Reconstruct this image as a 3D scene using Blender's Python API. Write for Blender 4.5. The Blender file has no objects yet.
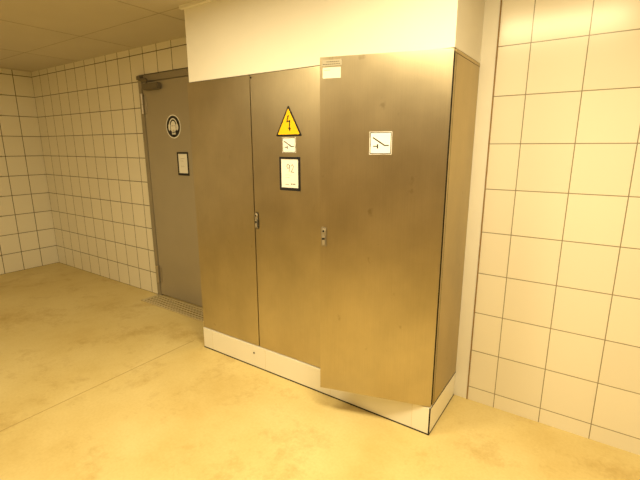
import bpy, bmesh, math, random
from mathutils import Vector, Matrix
random.seed(4)
S=bpy.context.scene
COL=S.collection
try: S.view_settings.view_transform='Standard'
except Exception: pass

# ------------------------------------------------------------------ materials
def lin(c):
    return tuple(((x/255)/12.92 if x/255<=0.04045 else ((x/255+0.055)/1.055)**2.4) for x in c)+(1,)
def mat(name):
    m=bpy.data.materials.new(name); m.use_nodes=True
    n=m.node_tree.nodes; b=n['Principled BSDF']
    return m,n,m.node_tree.links,b
def simple(name,c,rough=.6,metal=0,noise=0.0,scale=20):
    m,n,l,b=mat(name)
    b.inputs['Roughness'].default_value=rough; b.inputs['Metallic'].default_value=metal
    col=lin(c)
    if noise>0:
        tc=n.new('ShaderNodeTexCoord'); t=n.new('ShaderNodeTexNoise'); t.inputs['Scale'].default_value=scale; t.inputs['Detail'].default_value=6
        r=n.new('ShaderNodeValToRGB'); l.new(tc.outputs['Object'],t.inputs['Vector']); l.new(t.outputs['Fac'],r.inputs['Fac'])
        r.color_ramp.elements[0].position=.3; r.color_ramp.elements[1].position=.75
        r.color_ramp.elements[0].color=tuple(x*(1-noise) for x in col[:3])+(1,); r.color_ramp.elements[1].color=col
        l.new(r.outputs['Color'],b.inputs['Base Color'])
    else: b.inputs['Base Color'].default_value=col
    return m
def steel(name,c,rough=.36,seed=0.0):
    m,n,l,b=mat(name); b.inputs['Metallic'].default_value=1
    g=n.new('ShaderNodeNewGeometry')
    # fine vertical brushing
    mp=n.new('ShaderNodeMapping'); mp.inputs['Scale'].default_value=(320,320,4); mp.inputs['Location'].default_value=(seed,seed,0)
    l.new(g.outputs['Position'],mp.inputs['Vector'])
    t=n.new('ShaderNodeTexNoise'); t.inputs['Scale'].default_value=1; t.inputs['Detail'].default_value=3; l.new(mp.outputs['Vector'],t.inputs['Vector'])
    # cloudy stains
    mp2=n.new('ShaderNodeMapping'); mp2.inputs['Scale'].default_value=(1.5,1.5,1.2); mp2.inputs['Location'].default_value=(seed*3,seed,seed)
    l.new(g.outputs['Position'],mp2.inputs['Vector'])
    t2=n.new('ShaderNodeTexNoise'); t2.inputs['Scale'].default_value=1.4; t2.inputs['Detail'].default_value=8; t2.inputs['Roughness'].default_value=.6; l.new(mp2.outputs['Vector'],t2.inputs['Vector'])
    r=n.new('ShaderNodeValToRGB'); l.new(t2.outputs['Fac'],r.inputs['Fac'])
    col=lin(c)
    r.color_ramp.elements[0].position=.28; r.color_ramp.elements[0].color=tuple(x*.78 for x in col[:3])+(1,)
    r.color_ramp.elements[1].position=.72; r.color_ramp.elements[1].color=tuple(min(1,x*1.06) for x in col[:3])+(1,)
    # small scuffs
    t4=n.new('ShaderNodeTexNoise'); t4.inputs['Scale'].default_value=9; t4.inputs['Detail'].default_value=4; l.new(mp2.outputs['Vector'],t4.inputs['Vector'])
    r4=n.new('ShaderNodeValToRGB'); l.new(t4.outputs['Fac'],r4.inputs['Fac'])
    r4.color_ramp.elements[0].position=.22; r4.color_ramp.elements[0].color=(.65,.6,.55,1); r4.color_ramp.elements[1].position=.31; r4.color_ramp.elements[1].color=(1,1,1,1)
    m4=n.new('ShaderNodeMixRGB'); m4.blend_type='MULTIPLY'; m4.inputs['Fac'].default_value=.6; l.new(r.outputs['Color'],m4.inputs[1]); l.new(r4.outputs['Color'],m4.inputs[2])
    mx=n.new('ShaderNodeMixRGB'); mx.blend_type='MULTIPLY'; mx.inputs['Fac'].default_value=.14
    l.new(m4.outputs['Color'],mx.inputs['Color1']); l.new(t.outputs['Fac'],mx.inputs['Color2'])
    l.new(mx.outputs['Color'],b.inputs['Base Color'])
    mr=n.new('ShaderNodeMapRange'); mr.inputs['To Min'].default_value=rough-.04; mr.inputs['To Max'].default_value=rough+.05
    l.new(t2.outputs['Fac'],mr.inputs['Value']); l.new(mr.outputs['Result'],b.inputs['Roughness'])
    bp=n.new('ShaderNodeBump'); bp.inputs['Strength'].default_value=.03; bp.inputs['Distance'].default_value=.001
    l.new(t.outputs['Fac'],bp.inputs['Height']); l.new(bp.outputs['Normal'],b.inputs['Normal'])
    return m
def tiles(name,c,grout,ox,oz,w=.271,h=.271,mortar=.005):
    m,n,l,b=mat(name); b.inputs['Roughness'].default_value=.2
    g=n.new('ShaderNodeNewGeometry'); sp=n.new('ShaderNodeSeparateXYZ'); l.new(g.outputs['Position'],sp.inputs[0])
    ad=n.new('ShaderNodeMath'); ad.operation='ADD'; l.new(sp.outputs['X'],ad.inputs[0]); l.new(sp.outputs['Y'],ad.inputs[1])
    cb=n.new('ShaderNodeCombineXYZ'); l.new(ad.outputs[0],cb.inputs['X']); l.new(sp.outputs['Z'],cb.inputs['Y'])
    mp=n.new('ShaderNodeMapping'); mp.inputs['Location'].default_value=(-ox+w*40,-oz+h*40,0); l.new(cb.outputs[0],mp.inputs['Vector'])
    br=n.new('ShaderNodeTexBrick'); br.offset=0; br.squash=1
    br.inputs['Scale'].default_value=1; br.inputs['Brick Width'].default_value=w; br.inputs['Row Height'].default_value=h
    br.inputs['Mortar Size'].default_value=mortar; br.inputs['Mortar Smooth'].default_value=.1; br.inputs['Bias'].default_value=0
    col=lin(c); br.inputs['Color1'].default_value=col; br.inputs['Color2'].default_value=tuple(x*.95 for x in col[:3])+(1,); br.inputs['Mortar'].default_value=lin(grout)
    l.new(mp.outputs[0],br.inputs['Vector']); l.new(br.outputs['Color'],b.inputs['Base Color'])
    bp=n.new('ShaderNodeBump'); bp.invert=True; bp.inputs['Strength'].default_value=.5; bp.inputs['Distance'].default_value=.003
    l.new(br.outputs['Fac'],bp.inputs['Height']); l.new(bp.outputs['Normal'],b.inputs['Normal'])
    return m
def floor_mat():
    m,n,l,b=mat('screed floor'); g=n.new('ShaderNodeNewGeometry')
    def noise(sc,det,ro=.6,off=0):
        mp=n.new('ShaderNodeMapping'); mp.inputs['Location'].default_value=(off,off*.7,0); l.new(g.outputs['Position'],mp.inputs['Vector'])
        t=n.new('ShaderNodeTexNoise'); t.inputs['Scale'].default_value=sc; t.inputs['Detail'].default_value=det; t.inputs['Roughness'].default_value=ro; l.new(mp.outputs[0],t.inputs['Vector']); return t
    a=noise(1.3,9,.60,2.3); r=n.new('ShaderNodeValToRGB'); l.new(a.outputs['Fac'],r.inputs['Fac'])
    e=r.color_ramp.elements; e[0].position=.30; e[0].color=lin((210,186,122)); e[1].position=.62; e[1].color=lin((228,210,154))
    x=r.color_ramp.elements.new(.46); x.color=lin((221,201,141))
    c=noise(1.9,10,.78,11); r2=n.new('ShaderNodeValToRGB'); l.new(c.outputs['Fac'],r2.inputs['Fac'])
    r2.color_ramp.elements[0].position=.34; r2.color_ramp.elements[0].color=(.66,.54,.36,1); r2.color_ramp.elements[1].position=.48; r2.color_ramp.elements[1].color=(1,1,1,1)
    mx=n.new('ShaderNodeMixRGB'); mx.blend_type='MULTIPLY'; mx.inputs['Fac'].default_value=.55; l.new(r.outputs[0],mx.inputs[1]); l.new(r2.outputs[0],mx.inputs[2])
    d=noise(60,4,.6,3); r3=n.new('ShaderNodeValToRGB'); l.new(d.outputs['Fac'],r3.inputs['Fac'])
    r3.color_ramp.elements[0].position=.2; r3.color_ramp.elements[0].color=(.86,.82,.74,1); r3.color_ramp.elements[1].position=.6; r3.color_ramp.elements[1].color=(1,1,1,1)
    m2=n.new('ShaderNodeMixRGB'); m2.blend_type='MULTIPLY'; m2.inputs['Fac'].default_value=.5; l.new(mx.outputs[0],m2.inputs[1]); l.new(r3.outputs[0],m2.inputs[2])
    l.new(m2.outputs[0],b.inputs['Base Color'])
    mr=n.new('ShaderNodeMapRange'); mr.inputs['To Min'].default_value=.42; mr.inputs['To Max'].default_value=.66; l.new(a.outputs['Fac'],mr.inputs['Value']); l.new(mr.outputs[0],b.inputs['Roughness'])
    bp=n.new('ShaderNodeBump'); bp.inputs['Strength'].default_value=.12; bp.inputs['Distance'].default_value=.004; l.new(d.outputs['Fac'],bp.inputs['Height']); l.new(bp.outputs[0],b.inputs['Normal'])
    return m
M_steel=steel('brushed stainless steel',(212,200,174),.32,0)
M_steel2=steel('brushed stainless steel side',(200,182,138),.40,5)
M_steelin=simple('galvanised interior',(120,112,98),.5,.8,.2)
M_doorp=simple('grey painted door',(184,175,157),.42,.3,.08,3)
M_frame=simple('grey painted frame',(164,155,138),.5,.2,.1,6)
M_cream=simple('cream wall paint',(248,245,238),.75,0,.04,4)
M_front=simple('beige wall paint',(186,168,136),.8,0,.04,3)
M_tileR=tiles('glazed tiles near',(244,238,224),(150,140,118),.225,.10,mortar=.0026)
M_tileL=tiles('glazed tiles far',(250,246,234),(96,84,64),-3.07,-.0,.235,.265,.004)
M_floor=floor_mat()
M_ceil=simple('ceiling panel',(214,206,192),.7,0,.05,2)
M_white=simple('white vinyl',(252,252,251),.5)
M_paper=simple('white paper',(251,251,249),.8,0,.03,30)
M_ink=simple('pencil grey',(120,114,106),.7)
M_black=simple('black print',(12,11,12),.5)
M_navy=simple('dark blue print',(22,23,34),.5)
M_yellow=simple('signal yellow',(255,200,8),.45)
M_chrome=simple('satin metal',(190,182,166),.35,.7)
M_dark=simple('dark rubber and shadow line',(22,19,16),.8)
M_seam=simple('ceiling joint',(178,168,150),.8)
M_alu=simple('aluminium label',(168,160,142),.5,.1)
M_label=simple('aged label',(226,221,208),.6)
M_print=simple('grey print',(80,74,66),.6)
M_grate=simple('galvanised grate',(222,208,170),.5,.1,.12,12)
M_pit=simple('drain pit',(158,140,100),.8)
M_plinth=tiles('plinth tiles',(252,249,242),(226,214,186),-.12,-.12,.60,.5,.001)
M_seal=simple('brown sealant',(150,122,78),.7)
M_joint=simple('floor joint',(180,154,102),.8)
M_grey=simple('grey metal',(130,122,106),.45,.5)

# ------------------------------------------------------------------ geometry helpers
def mesh_obj(name,bm,mats,parent=None,loc=(0,0,0),rz=0):
    me=bpy.data.meshes.new(name); bm.normal_update(); bm.to_mesh(me); bm.free()
    for m in mats: me.materials.append(m)
    o=bpy.data.objects.new(name,me); COL.objects.link(o); o.location=loc; o.rotation_euler=(0,0,rz)
    if parent: o.parent=parent
    return o
def addbox(bm,x0,x1,y0,y1,z0,z1,mi=0,bev=0):
    t=bmesh.new(); bmesh.ops.create_cube(t,size=1)
    for v in t.verts: v.co=Vector((x0+(v.co.x+.5)*(x1-x0),y0+(v.co.y+.5)*(y1-y0),z0+(v.co.z+.5)*(z1-z0)))
    if bev: bmesh.ops.bevel(t,geom=t.edges[:],offset=bev,segments=2,affect='EDGES')
    for f in t.faces: f.material_index=mi
    me=bpy.data.meshes.new('t'); t.to_mesh(me); t.free(); bm.from_mesh(me); bpy.data.meshes.remove(me)
def addcyl(bm,c,r,h,axis='Z',mi=0,seg=24,r2=None):
    t=bmesh.new(); bmesh.ops.create_cone(t,cap_ends=True,segments=seg,radius1=r,radius2=r if r2 is None else r2,depth=h)
    R={'Z':Matrix.Identity(3),'Y':Matrix.Rotation(math.pi/2,3,'X'),'X':Matrix.Rotation(math.pi/2,3,'Y')}[axis]
    for v in t.verts: v.co=R@v.co+Vector(c)
    for f in t.faces: f.material_index=mi
    me=bpy.data.meshes.new('t'); t.to_mesh(me); t.free(); bm.from_mesh(me); bpy.data.meshes.remove(me)
def boxes(name,lst,mats,parent=None,loc=(0,0,0),rz=0):
    bm=bmesh.new()
    for b in lst: addbox(bm,*b)
    return mesh_obj(name,bm,mats,parent,loc,rz)
def poly(bm,pts,y,mi):
    vs=[bm.verts.new((p[0],y,p[1])) for p in pts]
    f=bm.faces.new(vs); f.normal_update()
    if f.normal.y>0: f.normal_flip()
    f.material_index=mi
def circ(cx,cz,rx,rz=None,n=40,a0=0,a1=2*math.pi):
    rz=rx if rz is None else rz
    full=abs(a1-a0-2*math.pi)<1e-6
    k=n if full else n+1
    return [(cx+rx*math.cos(a0+(a1-a0)*i/n),cz+rz*math.sin(a0+(a1-a0)*i/n)) for i in range(k)]
def stroke(bm,pts,w,y,mi):
    for (x0,z0),(x1,z1) in zip(pts,pts[1:]):
        d=Vector((x1-x0,z1-z0)); L=d.length
        if L<1e-6: continue
        d/=L; n=Vector((-d.y,d.x))*w/2; e=d*w*.25
        poly(bm,[(x0-e.x+n.x,z0-e.y+n.y),(x1+e.x+n.x,z1+e.y+n.y),(x1+e.x-n.x,z1+e.y-n.y),(x0-e.x-n.x,z0-e.y-n.y)],y,mi)
def rounded(pts,r,n=6):
    out=[];N=len(pts)
    for i in range(N):
        p=Vector(pts[i]);a=Vector(pts[i-1]);b=Vector(pts[(i+1)%N])
        d1=(a-p).normalized();d2=(b-p).normalized()
        s=p+d1*r;e=p+d2*r
        for k in range(n+1):
            t=k/n; q=s*(1-t)**2+p*2*t*(1-t)+e*t*t; out.append((q.x,q.y))
    return out
def prism(bm,pts,y0,y1,mi):
    poly(bm,pts,y0,mi)
    N=len(pts)
    for i in range(N):
        a=pts[i];b=pts[(i+1)%N]
        f=bm.faces.new([bm.verts.new((a[0],y0,a[1])),bm.verts.new((b[0],y0,b[1])),bm.verts.new((b[0],y1,b[1])),bm.verts.new((a[0],y1,a[1]))]); f.material_index=mi
def thing(o,label,cat,group=None):
    o['label']=label; o['category']=cat
    if group: o['group']=group
def struct(o): o['kind']='structure'; return o
def empty(name,loc):
    e=bpy.data.objects.new(name,None); e.empty_display_size=.1; e.location=loc; COL.objects.link(e); return e

# ------------------------------------------------------------------ dims
HP=.186; CH=2.0; T=HP+CH; D=.5; ZC=2.716
W3=.697; XM=-1.376; XL=-2.027; TH=.2858; YD=.57
YF=-4.6

# ------------------------------------------------------------------ room
bm=bmesh.new(); addbox(bm,-6,3.2,YF,.9,-.12,0); struct(mesh_obj('floor',bm,[M_floor]))
struct(boxes('ceiling',[(-6,3.2,YF,.9,ZC,ZC+.1)],[M_ceil]))
struct(boxes('wall_back',[(-6,-3.53,YD,.9,0,ZC),(-3.53,-2.44,YD,.9,2.45,ZC),(-2.44,-2.01,YD,.9,0,ZC)],[M_tileL]))
struct(boxes('wall_center',[(-2.01,.09,D+.004,.9,0,ZC)],[M_cream]))
struct(boxes('wall_bulkhead',[(-2.01,0,.008,D+.003,T+.004,ZC)],[M_cream]))
struct(boxes('wall_right',[(.09,3.2,D+.004,.9,0,ZC)],[M_tileR]))
struct(boxes('wall_left',[(-6.1,-6,YF,.9,0,ZC)],[M_tileL]))
struct(boxes('wall_front',[(-6,3.2,YF-.1,YF,0,ZC)],[M_front]))
struct(boxes('wall_side',[(3.2,3.3,YF,.9,0,ZC)],[M_front]))
struct(boxes('trim_1',[(.086,.094,D-.001,D+.0035,0,ZC)],[M_seal]))
struct(boxes('trim_2',[(-2.03,.02,-.022,.007,ZC-.022,ZC)],[M_cream]))
lst=[]
for i in range(4): lst.append((-5.9+1.2*i,-5.895+1.2*i,-4.1,YD-.01,ZC-.002,ZC))
for j in range(4): lst.append((-6,-2.04,.0-1.2*j,.004-1.2*j,ZC-.002,ZC))
struct(boxes('trim_3',lst,[M_seam]))
struct(boxes('trim_4',[(-3.515,-3.45,YD-.012,.72,0,2.44,0,.004),(-2.52,-2.45,YD-.012,.72,0,2.44,0,.004),(-3.45,-2.52,YD-.012,.72,2.375,2.44,0,.004)],[M_frame]))
door=struct(boxes('door_1',[(-3.446,-2.524,YD-.006,YD+.04,.022,2.37,0,.003)],[M_doorp]))
door['label']='grey painted steel door with door closer and mandatory sign'
bm=bmesh.new()
addbox(bm,-3.37,-3.12,YD-.062,YD-.007,2.285,2.345,0,.006)
addbox(bm,-3.33,-3.31,YD-.05,YD-.035,2.345,2.39,1,.002)
addbox(bm,-3.44,-3.31,YD-.056,YD-.042,2.385,2.40,1,.002)
addbox(bm,-3.47,-3.41,YD-.058,YD-.013,2.39,2.43,1,.003)
mesh_obj('door_closer',bm,[M_grey,M_grey],door)
for z in (.22,2.10):
    bm=bmesh.new(); addcyl(bm,(-3.452,YD-.026,z),.015,.095); addcyl(bm,(-3.452,YD-.026,z+.097),.015,.095); addcyl(bm,(-3.452,YD-.026,z+.0485),.011,.008,'Z',1); addcyl(bm,(-3.452,YD-.026,z+.15),.017,.012)
    addbox(bm,-3.45,-3.40,YD-.012,YD-.0065,z-.04,z+.13,0,.001)
    mesh_obj('hinge',bm,[M_chrome,M_dark],door)
struct(boxes('trim_5',[(-2.204,-2.198,-3.5,.02,0,.0008)],[M_joint]))
# drain grate
bm=bmesh.new()
x0,x1,y0,y1=-3.5,-2.12,.335,.555
addbox(bm,x0,x1,y0,y0+.012,.001,.009); addbox(bm,x0,x1,y1-.012,y1,.001,.009); addbox(bm,x0,x0+.012,y0,y1,.001,.009); addbox(bm,x1-.012,x1,y0,y1,.001,.009)
n=30
for i in range(n):
    x=x0+.02+(x1-x0-.04)*i/(n-1); addbox(bm,x-.006,x+.006,y0,y1,.0015,.0045)
addbox(bm,x0,x1,y0,y1,.0004,.0012,1)
for k in range(1,5): 
    yy=y0+(y1-y0)*k/5; addbox(bm,x0,x1,yy-.006,yy+.006,.001,.0048)
g=mesh_obj('drain_grate',bm,[M_grate,M_pit]); thing(g,'galvanised steel floor drain grate in front of the grey door','drain')

# ------------------------------------------------------------------ plinth
bm=bmesh.new()
addbox(bm,XL+.004,0,-.007,D,0.0,HP-.004,0)
addbox(bm,XL+.003,.001,-.009,-.0065,0,.008,1); addbox(bm,-.0005,.0012,-.009,D,0,.008,1)
addbox(bm,-.006,.0014,-.0092,-.002,0,HP-.004,1)
addbox(bm,-.0005,.0012,-.009,D,HP-.010,HP-.004,1)  # dark strip along the top edge, a painted shadow line below the cabinet
addcyl(bm,(-1.43,-.008,.12),.007,.004,'Y',1)
p=mesh_obj('plinth',bm,[M_plinth,M_dark]); thing(p,'low white tiled plinth with dark edges and painted top shadow line carrying steel cabinets','plinth')

# ------------------------------------------------------------------ cabinets
YB=.026
def body(x0,x1,parent,div=None):
    o=parent.location; t=.003
    b=bmesh.new()
    X0,X1=x0-o.x,x1-o.x; z0,z1=0,CH
    addbox(b,X0,X0+t,YB,D,z0,z1,1); addbox(b,X1-t,X1,YB,D,z0,z1,1)
    addbox(b,X0+t,X1-t,YB,D,z0,z0+t,1); addbox(b,X0+t,X1-t,YB,D,z1-t,z1,1); addbox(b,X0+t,X1-t,D-t,D,z0+t,z1-t,0)
    for (a,c,d,e) in ((X0+t,X0+.03,t,CH-t),(X1-.03,X1-t,t,CH-t),(X0+.03,X1-.03,t,.03),(X0+.03,X1-.03,CH-.03,CH-t)):
        addbox(b,a,c,YB,YB+.002,d,e,0)
    for (a,c,d,e) in ((X0+.008,X0+.018,.01,CH-.01),(X1-.018,X1-.001,.01,CH-.01),(X0+.018,X1-.018,.008,.018),(X0+.018,X1-.018,CH-.018,CH-.008)):
        addbox(b,a,c,YB-.004,YB,d,e,2)
    # folded seam behind the front edge and lid lip on the side
    if abs(x1)<1e-6:
        addbox(b,X1,X1+.0008,.048,.0495,.004,CH-.004,2)
        addbox(b,X1,X1+.0022,YB,D,CH-.016,CH,1)
        addbox(b,X1,X1+.0008,YB,D,CH-.0175,CH-.016,2)
    if div: addbox(b,div-o.x-.02,div-o.x+.02,YB,YB+.02,t,CH-t,0)
    addbox(b,X0+.05,X1-.05,D-.03,D-.026,.06,CH-.06,3)
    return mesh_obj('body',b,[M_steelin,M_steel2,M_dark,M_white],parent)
def leaf(w,parent,loc,rz=0,hinge='R'):
    b=bmesh.new(); a,c=(-w,0) if hinge=='R' else (0,w)
    addbox(b,a,c,0,.004,.002,CH-.002,0,.0015)
    t=.0025
    addbox(b,a,a+t,.003,.021,.003,CH-.003,0); addbox(b,c-t,c,.003,.021,.003,CH-.003,0)
    addbox(b,a,c,.003,.021,.003,.003+t,0); addbox(b,a,c,.003,.021,CH-.003-t,CH-.003,0)
    addbox(b,a+.03,a+.05,.004,.016,.06,CH-.06,1); addbox(b,c-.05,c-.03,.004,.016,.06,CH-.06,1)
    return mesh_obj('door',b,[M_steel,M_steelin],parent,loc,rz)
def lock(parent,x,z):
    b=bmesh.new()
    addbox(b,x-.017,x+.017,-.008,.0,z-.060,z+.060,0,.004)
    addbox(b,x-.012,x+.012,-.013,-.007,z-.05,z+.012,0,.003)
    addcyl(b,(x,-.010,z+.036),.011,.008,'Y',0); addcyl(b,(x,-.0143,z+.036),.006,.002,'Y',1)
    addbox(b,x-.008,x+.008,-.0142,-.0128,z-.016,z-.004,1)
    return mesh_obj('lock',b,[M_chrome,M_dark],parent)
c1=empty('electrical_cabinet',((XL-W3)/2,0,HP)); ox=c1.location.x
body(XL,-W3-.003,c1,XM)
d1=leaf(XM-XL-.005,c1,(XL+.001-ox,0,0),0,'L')
d2=leaf(-W3-.004-XM-.003,c1,(-W3-.004-ox,0,0),0,'R')
lock(d2,-(-W3-.004-(XM+.022)),1.19-HP)
b=bmesh.new(); addcyl(b,(-(-W3-.004-(XM+.012)),-.001,CH-.02),.006,.004,'Y'); mesh_obj('screw',b,[M_dark],d2)
thing(c1,'double-door brushed stainless steel electrical cabinet with a warning triangle','electrical cabinet')
c2=empty('electrical_cabinet.001',(-W3/2,0,HP))
body(-W3,0,c2)
d3=leaf(W3-.002,c2,(W3/2-.0005,0,0),TH,'R')
lock(d3,-.670,1.19-HP)
thing(c2,'single-door brushed stainless steel cabinet standing ajar','electrical cabinet')

# ------------------------------------------------------------------ signs
def on_cab(x,z): return (x,-.0006,z),0
def on_d3(s,z): return (-s*math.cos(TH)+.0008*math.sin(TH),-s*math.sin(TH)-.0008*math.cos(TH),z),TH
def on_door(x,z): return (x,YD-.0068,z),0
bm=bmesh.new(); w=.109; h=.196
def tri_in(i):
    cx,cz=0,-h/2+h*.36
    k=1-i
    return [(cx+(x-cx)*k,cz+(z-cz)*k) for x,z in [(0,h/2),(-w,-h/2),(w,-h/2)]]
prism(bm,rounded(tri_in(0),.014),-.0012,0,1)
poly(bm,rounded(tri_in(.17),.008),-.0020,0)
bolt=[(-.004,.052),(-.019,.000),(.006,.004),(.004,-.040),(-.004,-.037),(.010,-.070),(.021,-.040),(.012,-.041),(.016,.016),(-.006,.012),(.006,.052)]
bolt=[(x,z*.85-.010) for x,z in bolt]
poly(bm,bolt,-.0024,1)
loc,rz=on_cab(-1.046,1.876); o=mesh_obj('warning_sign',bm,[M_yellow,M_black],None,loc,rz); thing(o,'yellow triangular high-voltage warning sign with black lightning bolt','warning sign')
def switch_sign(name,w,h,loc,rz):
    bm=bmesh.new(); prism(bm,[(-w/2,-h/2),(w/2,-h/2),(w/2,h/2),(-w/2,h/2)],-.0008,0,0)
    k=w/2*.92; kh=h/2*.92; t=w*.035
    stroke(bm,[(-k,-kh),(k,-kh),(k,kh),(-k,kh),(-k,-kh)],t,-.0012,1)
    q=w*.06
    stroke(bm,[(-w*.34,h*.24),(w*.18,-h*.10)],q,-.0013,1)
    stroke(bm,[(w*.16,-h*.10),(w*.36,-h*.10)],q*.8,-.0014,1)
    stroke(bm,[(-w*.32,-h*.14),(-w*.14,-h*.14)],q*.8,-.0013,1)
    stroke(bm,[(-w*.13,-h*.06),(-w*.13,-h*.23)],q,-.0015,1)
    o=mesh_obj(name,bm,[M_white,M_black],None,loc,rz); return o
loc,rz=on_cab(-1.045,1.722); o=switch_sign('switch_sticker',.112,.098,loc,rz); thing(o,'small white sticker with black switch symbol below the warning triangle','sticker')
loc,rz=on_d3(.350,1.730); o=switch_sign('switch_sticker.001',.122,.120,loc,rz); thing(o,'square white sticker with black disconnector symbol on the ajar door','sticker')
def notice(name,w,h,fr,loc,rz,marks,blocks=()):
    e=empty(name,loc); e.rotation_euler=(0,0,rz)
    b=bmesh.new()
    for a in ((-w/2,w/2,-.003,0,-h/2,-h/2+fr*1.3),(-w/2,w/2,-.003,0,h/2-fr,h/2),(-w/2,-w/2+fr,-.003,0,-h/2+fr*1.3,h/2-fr),(w/2-fr,w/2,-.003,0,-h/2+fr*1.3,h/2-fr)): addbox(b,*a)
    mesh_obj('frame',b,[M_navy],e)
    b=bmesh.new(); a=w/2-fr; c0=-h/2+fr*1.3; c1_=h/2-fr
    poly(b,[(-a,c0),(a,c0),(a,c1_),(-a,c1_)],-.001,0)
    for pts,tw in marks: stroke(b,[(x*w,z*h) for x,z in pts],tw,-.0014,1)
    for pts,tw in blocks: stroke(b,[(x*w,z*h) for x,z in pts],tw,-.0014,2)
    mesh_obj('paper',b,[M_paper,M_ink,M_black],e); return e
nine=[(.0,.24),(-.08,.29),(-.14,.23),(-.10,.16),(-.02,.18),(.01,.26),(-.03,.06)]
two=[(.07,.22),(.13,.28),(.19,.22),(.14,.13),(.06,.06),(.21,.05)]
sc=[([(-.22,-.04),(-.08,-.03),(.10,-.05)],.0012),([(-.22,-.11),(0,-.11)],.0012)]
loc,rz=on_cab(-1.043,1.535); o=notice('framed_notice',.172,.222,.015,loc,rz,[(nine,.004),(two,.004)]+sc,[([(.06,-.30),(.12,-.30)],.006),([(.16,-.30),(.26,-.30)],.006),([(-.22,-.32),(-.06,-.32)],.003)]); thing(o,'black-framed white handwritten notice on the steel cabinet door','notice')
loc,rz=on_door(-2.872,1.542); o=notice('framed_notice.001',.175,.235,.018,loc,rz,[([(-.2,.22),(.16,.22)],.002),([(-.2,.12),(.05,.12)],.002),([(-.2,-.1),(.1,-.1)],.002)]); thing(o,'small black-framed white notice on the grey door','notice')
# ear protection sign: head with ear muffs
bm=bmesh.new(); prism(bm,circ(0,0,.117,n=56),-.001,0,0); poly(bm,circ(0,0,.106,n=56),-.0014,1)
poly(bm,circ(0,-.004,.043,.060,n=40),-.0018,0)
poly(bm,[(-.026,-.05),(.026,-.05),(.03,-.078),(-.03,-.078)],-.0018,0)
ringo=circ(0,.004,.068,.078,n=28,a0=0,a1=math.pi); ringi=circ(0,.004,.055,.066,n=28,a0=0,a1=math.pi)
for i in range(28): poly(bm,[ringo[i],ringo[i+1],ringi[i+1],ringi[i]],-.0022,0)
for s in (-1,1):
    poly(bm,circ(s*.061,-.006,.019,.034,n=24),-.0024,0)
    poly(bm,circ(s*.044,-.006,.0035,.032,n=16),-.0026,1)
    poly(bm,circ(s*.016,.008,.006,.004,n=12),-.0024,1)
stroke(bm,[(-.013,-.036),(.013,-.036)],.004,-.0024,1)
loc,rz=on_door(-2.984,1.912); o=mesh_obj('mandatory_sign',bm,[M_white,M_navy],None,loc,rz); thing(o,'round dark blue ear protection sign with white head symbol','safety sign')
# type label
bm=bmesh.new(); prism(bm,[(-.056,.0),(.056,.0),(.056,.032),(-.056,.032)],-.0008,0,1)
prism(bm,[(-.052,-.062),(.050,-.062),(.050,-.006),(-.052,-.006)],-.0008,0,0)
for r,(a,c) in enumerate([(-.03,.04),(-.05,.045)]): 
    x=a
    while x<c: 
        l=random.uniform(.005,.011); stroke(bm,[(x,.022-.012*r),(min(c,x+l),.022-.012*r)],.0035,-.0012,2); x+=l+.004
stroke(bm,[(-.045,-.020),(-.01,-.020)],.0018,-.0012,2)
loc,rz=on_d3(.626,2.136); o=mesh_obj('type_label',bm,[M_label,M_alu,M_print],None,loc,rz); thing(o,'small white and silver adhesive type label on steel door','label')

# ------------------------------------------------------------------ light
def area(name,loc,rot,sx,sy,e,c):
    L=bpy.data.lights.new(name,'AREA'); L.shape='RECTANGLE'; L.size=sx; L.size_y=sy; L.energy=e; L.color=c
    o=bpy.data.objects.new(name,L); o.location=loc; o.rotation_euler=rot; COL.objects.link(o); return o
WARM=(1,.82,.46)
area('ceiling_lamp',(.2,-1.0,2.70),(0,0,0),1.0,.5,53,WARM)
area('ceiling_lamp_far',(-1.25,-1.3,2.70),(0,0,0),.8,.5,44,WARM)
area('ceiling_lamp_side',(1.9,-1.4,2.70),(0,0,0),.6,1.2,26,WARM)
area('ceiling_lamp_rear',(-3.6,-3.6,2.70),(0,0,0),1.2,.6,34,WARM)
w=bpy.data.worlds.new('W'); S.world=w; w.use_nodes=True
bg=w.node_tree.nodes['Background']; bg.inputs[0].default_value=(1,.74,.33,1); bg.inputs[1].default_value=.3

# ------------------------------------------------------------------ camera
cd=bpy.data.cameras.new('Camera'); cam=bpy.data.objects.new('Camera',cd); COL.objects.link(cam); S.camera=cam
yaw,pitch,roll,f=-.5987,-.2234,-.0017,411.79
F=Vector((math.sin(yaw)*math.cos(pitch),math.cos(yaw)*math.cos(pitch),math.sin(pitch)))
R=Vector((math.cos(yaw),-math.sin(yaw),0)); U=R.cross(F)
R2=R*math.cos(roll)+U*math.sin(roll); U2=-R*math.sin(roll)+U*math.cos(roll)
m=Matrix((R2,U2,-F)).transposed().to_4x4(); m.translation=Vector((.6833,-2.1761,1.7129)); cam.matrix_world=m
cd.sensor_fit='HORIZONTAL'; cd.sensor_width=36; cd.lens=f/640*36; cd.clip_start=.05
